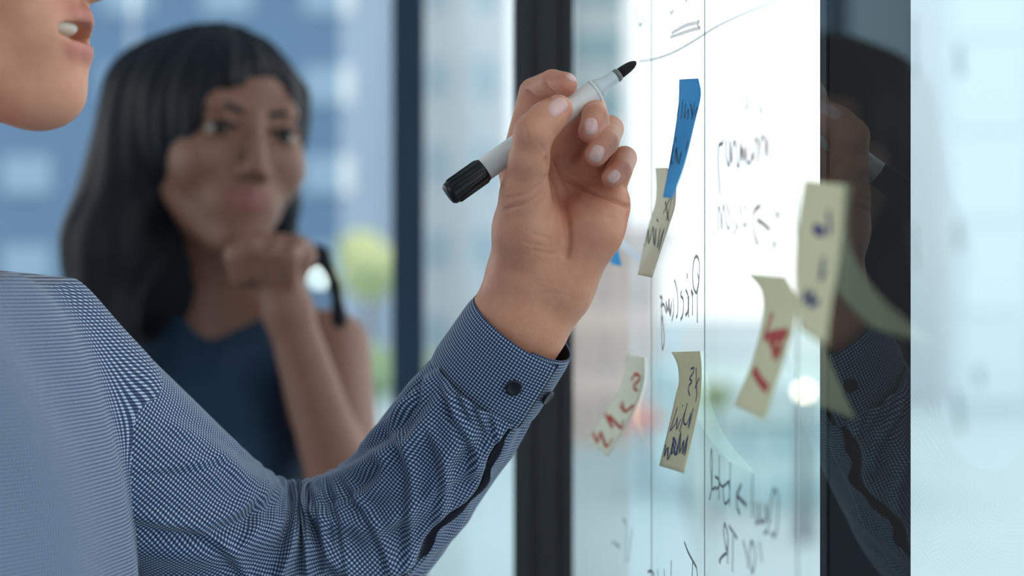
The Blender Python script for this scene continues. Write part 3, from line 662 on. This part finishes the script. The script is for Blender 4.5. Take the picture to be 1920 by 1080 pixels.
# finger nails
def nail(c, dr, hl, hw, prims, lift=.0005, depth0=1.0):
    dr = np.array(dr, float); dr /= np.linalg.norm(dr); pe = np.array([-dr[1], dr[0]])
    rings, seg_ = 5, 20; uv = [np.array(c, float)]
    for i in range(1, rings+1):
        for k in range(seg_):
            t = 2*math.pi*k/seg_; x, y = math.cos(t), math.sin(t); x, y = np.sign(x)*abs(x)**.75, np.sign(y)*abs(y)**.75
            uv.append(np.array(c)+(dr*hl*x+pe*hw*y)*i/rings)
    uv = np.array(uv); ray = np.stack([(uv[:, 0]-960)/F, np.ones(len(uv)), (540-uv[:, 1])/F], 1); y = np.full(len(uv), depth0)
    for _ in range(60):
        p = ray*y[:, None]; p[:, 2] += CZ; y = y+np.clip(sd_eval(prims, p), -.01, .02)*.8
        y = np.minimum(y, 1.16)
    p = ray*y[:, None]; p[:, 2] += CZ
    g = sd_grad(prims, p); edge = np.r_[0, np.repeat(np.arange(1, rings+1)/rings, seg_)]
    p = p+g*(lift*(1.0-1.6*np.maximum(edge-.75, 0)/.25*.8))[:, None]
    fc = [(0, 1+k, 1+(k+1) % seg_) for k in range(seg_)]
    for i in range(rings-1):
        for k in range(seg_): fc.append((1+i*seg_+k, 1+(i+1)*seg_+k, 1+(i+1)*seg_+(k+1) % seg_, 1+i*seg_+(k+1) % seg_))
    o = link('fingernail', mesh('fingernail', p, fc), M_NAIL, body); return o
nail((1046, 200), (.80, -.60), 20, 14.5, hp); nail((1108, 237), (.12, .99), 17, 13.5, hp); nail((1119, 288), (-.42, .90), 17, 13.5, hp); nail((1151, 331), (-.62, .78), 13.5, 10.5, hp); nail((1071, 146), (.75, .65), 11, 6, hp)

# shirt body
shirt_t = [rc((-.41, .775, 1.38), (-.46, .73, 1.12), .05, .045, .03), rc((-.46, .73, 1.12), (-.405, .755, .94), .043, .036, .02)]
def cyl_uv(me, cx, cy, rad):
    Vx = np.empty(len(me.vertices)*3, np.float32); me.vertices.foreach_get('co', Vx); Vx = Vx.reshape(-1, 3)
    li = np.empty(len(me.loops), np.int32); me.loops.foreach_get('vertex_index', li)
    ang = np.arctan2(Vx[:, 1]-cy, Vx[:, 0]-cx)*rad; uvl = me.uv_layers.new(name='UVMap')
    uvl.data.foreach_set('uv', np.stack([ang[li], Vx[li, 2]], 1).astype(np.float32).ravel())
neck_cut = lambda X, Y, Z: np.maximum(Z-(1.455+.10*(-.385-X)), .90-Z)
Vs, Fs = sd_mesh(torso+shirt_t+[rc(at_s(np.array([0.]))[0], at_s(np.array([.05]))[0], .048, .046, .02)], .004, 2, .014, neck_cut)
Ns = vnormals(Vs, Fs)
wr = (np.sin(Vs[:, 2]*38+Vs[:, 1]*60)*.5+np.sin(Vs[:, 1]*75+Vs[:, 2]*14+1.3)*.9)*.0022
Vs = Vs+Ns*wr[:, None]
sm = quadmesh('shirt', Vs, Fs); cyl_uv(sm, -.38, .95, .15)
shirt = link('shirt', sm, M_SHIRT, man)
# collar
cv, cf = [], []
for i in range(41):
    a = 2*math.pi*i/40; 
    for r_, z_ in ((.078, 1.425), (.071, 1.460), (.066, 1.488), (.072, 1.494), (.086, 1.470), (.098, 1.438)):
        cv.append((-.378+r_*math.cos(a)*1.02, .965+r_*math.sin(a), z_-.035*max(0, math.cos(a))))
for i in range(40):
    for j in range(5): cf.append((i*6+j, (i+1)*6+j, (i+1)*6+j+1, i*6+j+1))
cm = mesh('collar', cv, cf); cyl_uv(cm, -.378, .965, .07); link('collar', cm, M_SHIRT, shirt)

# sleeve
def slit(s): return .80+.10*np.sin((s-S_CUFF)*95)-.25*np.clip((S_CUFF-.06-s)/.08, 0, 1)
def sleeve_radius(s, th):
    R = np.interp(s, [0, .10, S_ELB-.04, S_ELB+.04, S_CUFF-.10, S_CUFF-.03, S_CUFF], [.062, .058, .053, .052, .0455, .0435, .0385])
    n = lambda a, c, w_: np.exp(-((a-c)/w_)**2)
    dth = lambda c: (th-c+math.pi) % (2*math.pi)-math.pi
    R = R*(1+.02*np.cos(2*th))
    inner = n(dth(-1.2), 0, 1.0)                                     # gathers at the inner elbow
    ph = (s-S_ELB)/.0125
    R = R+.0034*inner*n(s, S_ELB, .050)*np.sin(ph*2*math.pi*.80+1.2*np.sin(th*1.3))
    R = R+.0030*n(dth(-.1), 0, 1.1)*n(s, S_ELB+.01, .055)*np.sin(ph*2*math.pi*.40+1.6*th)
    # long drag folds running up the forearm and down the upper arm
    for (s0, t0, s1, t1, amp, wd) in [(S_ELB+.02,-.9,S_ELB+.13,.6,.0042,.007), (S_ELB+.01,-.4,S_ELB+.09,.9,.0036,.007), (S_ELB+.06,-1.3,S_CUFF-.02,-.2,.0040,.007), (S_ELB+.10,-1.4,S_CUFF-.01,-.7,.0032,.006),
                                      (S_CUFF-.07,.4,S_CUFF-.004,-.1,.0030,.006), (S_CUFF-.06,-.3,S_CUFF-.004,-.55,.0034,.005), (S_CUFF-.05,-.9,S_CUFF-.004,-1.0,.0034,.005), (S_CUFF-.045,.15,S_CUFF-.004,.3,.0028,.005),
                                      (S_ELB-.03,-.9,S_ELB-.12,.5,.0050,.010), (S_ELB-.05,-1.2,S_ELB-.17,-.6,.0036,.009), (S_ELB-.01,-.5,S_ELB-.07,1.0,.0045,.009), (S_ELB+.03,.2,S_ELB+.10,1.4,.0034,.008)]:
        ds_, dt_ = (s1-s0), (t1-t0)*.048; L2 = ds_*ds_+dt_*dt_
        a, b = s-s0, dth(t0)*.048; t = np.clip((a*ds_+b*dt_)/L2, 0, 1)
        d2 = (a-t*ds_)**2+(b-t*dt_)**2; R = R+amp*np.exp(-d2/wd**2)*np.sin(math.pi*np.clip(t, .06, .94))**.5-amp*.5*np.exp(-(np.sqrt(d2)-wd*1.7)**2/(wd*.8)**2)*np.sin(math.pi*np.clip(t, .02, .98))
    # gathers where the sleeve is pleated into the cuff
    R = R+.0012*n(s, S_CUFF-.004, .022)*np.sin(th*13)
    # placket: overlapping edge, open slit with a shadowed gap
    tp = slit(s)
    #.10*np.sin((s-S_CUFF)*95)-.25*np.clip((S_CUFF-.06-s)/.08, 0, 1)
    on = np.clip((s-(S_CUFF-.15))/.03, 0, 1); dd = dth(tp)
    R = R+on*(.0036*np.exp(-((dd+.10)/.11)**2)-.0035*np.exp(-((dd-.07)/.075)**2)-.0025*np.exp(-((dd-.35)/.25)**2))
    return R
def tube(name, s0, s1, ns, nt, rad_fn, m, parent, folds=None):
    s = np.linspace(s0, s1, ns); th = np.linspace(-math.pi, math.pi, nt+1)-math.pi*.5-.3   # seam on the far side
    c, t, e0, e1 = frames(s); SS, TT = np.meshgrid(s, th, indexing='ij'); R = rad_fn(SS, TT)
    Vx = c[:, None]+R[..., None]*(np.cos(TT)[..., None]*e0[:, None]+np.sin(TT)[..., None]*e1[:, None])
    i, j = np.meshgrid(np.arange(ns-1), np.arange(nt), indexing='ij'); a = i*(nt+1)+j
    q = np.stack([a, a+1, a+nt+2, a+nt+1], -1).reshape(-1, 4)
    if folds:
        U2, V2 = 960+F*Vx[..., 0]/Vx[..., 1], 540-F*(Vx[..., 2]-CZ)/Vx[..., 1]; dr = np.zeros_like(R); fr = np.clip(np.cos(TT)*3+.6, 0, 1)
        for pts, amp, wd in folds:
            p = smooth_pts(pts, 6); best = np.full(R.shape, 1e9); sg = np.zeros_like(R); tt = np.zeros_like(R); nseg = len(p)-1
            for k, (a_, b_) in enumerate(zip(p[:-1], p[1:])):
                ab = b_-a_; t_ = np.clip(((U2-a_[0])*ab[0]+(V2-a_[1])*ab[1])/(ab@ab), 0, 1)
                dx, dy = U2-a_[0]-t_*ab[0], V2-a_[1]-t_*ab[1]; d_ = np.hypot(dx, dy); m_ = d_ < best
                best = np.where(m_, d_, best); sg = np.where(m_, np.sign(ab[0]*dy-ab[1]*dx), sg); tt = np.where(m_, (k+t_)/nseg, tt)
            sd = best*sg; en = np.clip(np.minimum(tt, 1-tt)*5+.15, 0, 1)
            dr += amp*1e-3*en*(np.exp(-(sd/wd)**2)-.7*np.exp(-((sd-1.5*wd)/(wd*.9))**2))
        R = R+dr*fr; Vx = c[:, None]+R[..., None]*(np.cos(TT)[..., None]*e0[:, None]+np.sin(TT)[..., None]*e1[:, None])
    me = quadmesh(name, Vx.reshape(-1, 3), q)
    uv = np.stack([SS, TT*.045], -1).reshape(-1, 2); li = np.empty(len(me.loops), np.int32); me.loops.foreach_get('vertex_index', li)
    me.uv_layers.new(name='UVMap').data.foreach_set('uv', uv[li].astype(np.float32).ravel())
    return link(name, me, m, parent)
FOLDS = [([(842,743),(870,800),(893,850),(880,905)], 3.2, 9), ([(735,800),(762,850),(773,900),(769,980),(762,1085)], 3.4, 11), ([(690,845),(722,870),(705,910),(660,945),(610,960)], 3.0, 11),
  ([(588,895),(600,960),(612,1040),(606,1090)], 3.2, 8), ([(556,890),(556,960),(540,1040),(520,1085)], 3.2, 9), ([(625,890),(642,980),(655,1085)], 3.0, 9), ([(572,893),(578,960),(575,1040),(570,1085)], 2.2, 6), ([(606,900),(622,960),(634,1050)], 2.2, 6),
  ([(430,812),(492,849),(530,870),(552,905)], 4.5, 11), ([(236,962),(351,982),(425,964),(518,912)], 5.5, 16), ([(355,986),(420,1022),(470,1085)], 4.0, 12), ([(500,925),(480,990),(440,1050)], 3.0, 11),
  ([(828,712),(850,765),(856,800)], 2.4, 7), ([(862,735),(888,790)], 2.2, 6), ([(892,755),(915,812)], 2.2, 6), ([(803,700),(792,760),(770,800)], 2.6, 8), ([(925,780),(935,830)], 2.0, 6),
  ([(640,885),(690,960),(722,1030),(735,1085)], 3.0, 10), ([(800,790),(830,860),(835,930),(810,1000)], 2.8, 10), ([(700,1000),(760,960),(840,900),(900,870)], 2.0, 12), ([(260,880),(350,872),(440,850)], 1.8, 9), ([(300,790),(390,830),(470,900)], 2.4, 14)]
slv = tube('sleeve', 0, S_CUFF+.004, 400, 340, sleeve_radius, M_SHIRT, shirt, FOLDS)
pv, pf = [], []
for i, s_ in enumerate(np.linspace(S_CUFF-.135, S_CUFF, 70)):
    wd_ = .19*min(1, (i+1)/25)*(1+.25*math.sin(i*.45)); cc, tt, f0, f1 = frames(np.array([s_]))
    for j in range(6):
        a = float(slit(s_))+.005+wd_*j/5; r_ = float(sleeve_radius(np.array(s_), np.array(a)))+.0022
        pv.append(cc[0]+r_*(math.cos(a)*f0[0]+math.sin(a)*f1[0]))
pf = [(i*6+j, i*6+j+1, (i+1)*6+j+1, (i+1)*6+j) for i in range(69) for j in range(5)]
link('placket_lining_gap', mesh('placket_lining_gap', pv, pf), M_LINING, shirt)  # strip in the lining colour, put in as the slit's dark, shaded gap
# cuff: one strip wound round the wrist with an overlapping buttoned end
def cuff_pt(s, ang, off):                                 # ang decreases from the free edge round the back
    c, t, e0, e1 = frames(np.array([s])); k = (s-S_CUFF)/(AL-S_CUFF)
    ra, rb = .0395-.002*k, .0335-.001*k
    return c[0]+(rb+off)*math.cos(ang)*e0[0]+(ra+off)*math.sin(ang)*e1[0]
TH0 = .80; TOT = 2*math.pi+.42
ncs, nca = 34, 220; cv = []; cuv = []
for i in range(ncs):
    s = S_CUFF-.001+(AL-S_CUFF+.001)*i/(ncs-1); e = min(i, ncs-1-i)/3.0
    for j in range(nca):
        a = TOT*j/(nca-1); off = .0042*math.exp(-(a/.75)**2)-.0016*max(0, (a-4.6)/2.1)+.0010*(1-math.exp(-e*e))
        off += .0012*math.exp(-((min(a, 9)-.04)/.05)**2)
        cv.append(cuff_pt(s, TH0-a, off)); cuv.append((s+.0007, -a*.0405))
cf = [(i*nca+j, i*nca+j+1, (i+1)*nca+j+1, (i+1)*nca+j) for i in range(ncs-1) for j in range(nca-1)]
cme = mesh('cuff', cv, [q[::-1] for q in cf]); cme.uv_layers.new(name='UVMap'); li = np.empty(len(cme.loops), np.int32); cme.loops.foreach_get('vertex_index', li)
cme.uv_layers[0].data.foreach_set('uv', np.array(cuv)[li].astype(np.float32).ravel())
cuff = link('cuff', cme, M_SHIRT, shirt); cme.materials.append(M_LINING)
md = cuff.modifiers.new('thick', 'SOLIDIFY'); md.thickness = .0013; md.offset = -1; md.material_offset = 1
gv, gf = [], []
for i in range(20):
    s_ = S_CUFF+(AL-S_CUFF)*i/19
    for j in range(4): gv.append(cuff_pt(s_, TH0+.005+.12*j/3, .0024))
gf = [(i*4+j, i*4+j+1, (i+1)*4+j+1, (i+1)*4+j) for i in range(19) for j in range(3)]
link('lining_gap_shade', mesh('lining_gap_shade', gv, gf), M_LINING, shirt)  # dark strip painting the shadow line along the flap's free edge
def button(s, ang, off, r=.0053):
    c = cuff_pt(s, ang, off); c2 = cuff_pt(s, ang, off+.01); n_ = (c2-c)/np.linalg.norm(c2-c)
    me = lathe('button', c, c+n_, [(0, r*.95), (.0008, r), (.0018, r), (.0022, r*.9), (.0018, r*.72), (.0016, r*.3), (.0016, r*.02)], 28)
    b = link('button', me, M_BUTTON, shirt); b['label'] = 'dark round cuff button'
button((S_CUFF+AL)/2+.001, .36, .0042); button((S_CUFF+AL)/2-.001, 1.18, .0016, .0050)
# trousers, shoes, hair, mouth
Vt, Ft = sd_mesh(legs, .008, 1, .012); link('trousers', quadmesh('trousers', Vt, Ft), M_TROUSER, man)
for yy in (.83, 1.05):
    Vt, Ft = sd_mesh([rc((-.42, yy, .045), (-.24, yy, .035), .045, .036, .03), rc((-.39, yy, .05), (-.39, yy, .10), .045, .045, .03)], .006, 1, 0, lambda X, Y, Z: 0.002-Z+0*X+0*Y)
    link('shoe', quadmesh('shoe', Vt, Ft), M_SHOE, man)
hr = [el(TH(-.022, 0, .045), (.106, .085, .090), RH, .01), el(TH(.075, 0, -.035), (.085, .075, .105), RH, .01, '-')]
hr += [el(TH(.02, s*.08, -.05), (.06, .04, .06), RH, .01, '-') for s in (-1, 1)]
Vt, Ft = sd_mesh(hr, .004, 1); link('hair', quadmesh('hair', Vt, Ft), M_HAIRM, man)
Vt, Ft = sd_mesh([el(TH(.068, 0, -.0615), (.0195, .0235, .0072), RH, .002)], .0012, 1); link('teeth', quadmesh('teeth', Vt, Ft), M_TEETH, body)
def eyes(T, R, parent, sc=1.0):
    for s in (-1, 1):
        c = T(.0735, s*.032, -.001); fw = R[:, 0]
        e = link('eyeball', lathe('eyeball', c-fw*.0115*sc, c+fw*.0115*sc, [(.0115*sc*(1-math.cos(q)), max(.0115*sc*math.sin(q), .0003)) for q in np.linspace(.05, 3.09, 14)], 20), M_EYE, parent)
        link('iris', lathe('iris', c+fw*.0098*sc, c+fw*.0122*sc, [(0, .0068*sc), (.0012*sc, .006*sc), (.0021*sc, .001)], 18), M_IRIS, parent)
eyes(TH, RH, body)
def brows(T, parent, m):
    for s in (-1, 1):
        p = [T(.0865, s*.014, .018), T(.0850, s*.028, .0225), T(.0760, s*.048, .018)]
        V_b, F_b = sd_mesh([rc(p[0], p[1], .0035, .003, .003), rc(p[1], p[2], .003, .0015, .003)], .0012, 1); link('eyebrow', quadmesh('eyebrow', V_b, F_b), m, parent)
brows(TH, body, M_HAIRM)

# ------------------------------------------------------------------ the woman
YW = 1.86
woman = tag(empty('person', (-.34, 1.95, 0)), 'person with long dark hair and a sleeveless navy dress, fist under the chin', 'person', 'people in the office')
HW = P(422, 254, YW)
wd, TW, RW = head_prims(HW, (math.sin(.48), -math.cos(.48), -.04), (.10, 0, 1), 1.1, True)
shl, shr = P(622, 655, 1.88), P(225, 650, 1.97); elb = P(650, 935, 1.76); wri = P(540, 585, 1.74); nb = P(432, 560, 1.93)
wp = wd+[rc(TW(-.02, 0, -.07), nb, .044, .052, .02)]
wp += [rc(nb+[0, .01, -.01], shl+[-.03, 0, .0], .05, .042, .04), rc(nb+[0, .01, -.01], shr+[.03, 0, 0], .05, .042, .04)]
wp += [rc(shl, elb, .043, .036, .02), rc(elb, wri, .036, .0235, .012), rc(shr, shr+[-.03, -.02, -.27], .043, .036, .02), rc(shr+[-.03, -.02, -.27], shr+[.10, -.14, -.33], .035, .024, .012)]
wt = [el((-.335, 1.935, 1.22), (.150, .100, .20), None, .05), el((-.335, 1.945, .98), (.125, .095, .2), None, .06), el((-.335, 1.95, .84), (.165, .115, .16), None, .06),
      el((-.285, 1.86, 1.235), (.060, .055, .062), None, .03), el((-.405, 1.875, 1.235), (.060, .055, .062), None, .03)]
# fist under the chin
k0 = P(512, 498, 1.735)
wp += [rc(wri, k0+[.0, .004, .0], .0235, .027, .014), rc(k0+[-.018, .0, .005], k0+[.022, .006, .010], .022, .022, .014)]
for i in range(4):
    a = k0+np.array([-.026+.017*i, -.008, .026-.003*abs(i-1)]); b = a+np.array([-.004, -.022, -.012]); c_ = b+np.array([.0, .010, -.024])
    wp += [rc(k0+[-.02+.014*i, .004, .004], a, .011, .0098, .006), rc(a, b, .0098, .0092, .003), rc(b, c_, .009, .008, .003)]
wp += [rc(k0+[-.03, -.006, -.012], k0+[-.036, -.022, .010], .012, .0105, .008), rc(k0+[-.036, -.022, .010], k0+[-.02, -.030, .022], .0105, .0085, .004)]
wl = [rc((-.41, 1.95, .80), (-.41, 1.94, .46), .08, .055, .04), rc((-.41, 1.94, .46), (-.41, 1.95, .09), .052, .036, .03), rc((-.26, 1.95, .80), (-.26, 1.94, .46), .08, .055, .04), rc((-.26, 1.94, .46), (-.26, 1.95, .09), .052, .036, .03)]
Vw, Fw = sd_mesh(wp+wt, .0035, 2)
Vl, Fl = sd_mesh(wl+[wt[2]], .007, 1)
bw = union([quadmesh('w', Vw, Fw), quadmesh('l', Vl, Fl)], 'body')
SW = np.array(srgb(138, 98, 82))
def woman_tone(Vx):
    c = np.tile(SW, (len(Vx), 1))
    for z, x, hw in ((-.0600, .0955, .02), (-.0715, .0945, .018)):
        for s in np.linspace(-hw, hw, 9):
            w_ = np.exp(-((Vx-TW(x-abs(s)*.35, s, z*(1-abs(s)*2)-.066*abs(s)*2))**2).sum(1)/.0042**2)[:, None]; c = c*(1-w_)+w_*np.array(srgb(140, 70, 82))
    return c
set_tone(bw, woman_tone)
wbody = link('body', bw, M_SKINW, woman)
eyes(TW, RW, wbody, 1.1)
for s in (-1, 1):
    Ve, Fe = sd_mesh([rc(TW(.0865, s*.018, .0035), TW(.0875, s*.032, .0062), .0018, .0026, .002), rc(TW(.0875, s*.032, .0062), TW(.0800, s*.048, .003), .0026, .0016, .002)], .0012, 1); link('eyelash', quadmesh('eyelash', Ve, Fe), M_HAIR, wbody)
brows(TW, wbody, M_HAIR)
def neckline(X, Y, Z):
    d_ = np.sqrt((X-nb[0])**2+(Y-nb[1]+.06)**2+((Z-1.47)*.8)**2); return np.maximum(.066-d_, np.maximum(Z-1.43, .45-Z))
dress_p = wt+[rc(nb+[0, .01, -.02], shl+[-.075, 0, -.005], .052, .040, .04), rc(nb+[0, .01, -.02], shr+[.075, 0, -.005], .052, .040, .04),
              rc((-.335, 1.95, .84), (-.335, 1.95, .5), .15, .17, .06)]
Vd, Fd = sd_mesh(dress_p, .006, 2, .008, neckline)
Nd = vnormals(Vd, Fd); Vd = Vd+Nd*((np.sin(Vd[:, 0]*90+Vd[:, 2]*25)+np.sin(Vd[:, 0]*47-Vd[:, 2]*40))*.0025)[:, None]
link('dress', quadmesh('dress', Vd, Fd), M_DRESS, woman)
for xx in (-.41, -.26):
    Vt, Ft = sd_mesh([rc((xx, 1.98, .04), (xx, 1.82, .03), .04, .03, .03)], .006, 1, 0, lambda X, Y, Z: 0.002-Z+0*X+0*Y); link('shoe', quadmesh('shoe', Vt, Ft), M_SHOE, woman)
hr = [el(TW(-.020, -.008, .016), (.120, .100, .104), RW, .02), rc(TW(-.035, -.070, .03), TW(-.04, -.090, -.12), .050, .050, .04), rc(TW(-.04, -.090, -.12), TW(-.01, -.10, -.25), .050, .030, .03),
      rc(TW(-.07, -.01, .0), TW(-.085, 0, -.24), .075, .060, .04)]
hr += [el(TW(.105, .016, -.055), (.072, .058, .112), RW, .012, '-'), el(TW(.118, .022, .036), (.062, .050, .060), RW, .015, '-'), el(TW(.105, -.022, .004), (.050, .034, .048), RW, .015, '-')]
hr += [rc(TW(.015, .066, .05), TW(-.020, .072, -.06), .012, .016, .02), rc(TW(-.020, .072, -.06), TW(-.04, .085, -.12), .020, .020, .02), rc(TW(-.04, .085, -.12), P(604, 478, 1.83), .019, .010, .02),
       rc(P(604, 478, 1.83), P(628, 535, 1.80), .009, .005, .01), rc(P(628, 535, 1.80), P(636, 600, 1.81), .005, .007, .01)]
Vt, Ft = sd_mesh(hr, .0035, 2)
Nt = vnormals(Vt, Ft); ang = np.arctan2((Vt-HW)@RW[:, 1], (Vt-HW)@RW[:, 0]); Vt = Vt+Nt*(np.sin(ang*34)*.0012+np.sin(ang*13+Vt[:, 2]*30)*.0016)[:, None]
link('hair', quadmesh('hair', Vt, Ft), M_HAIR, woman)
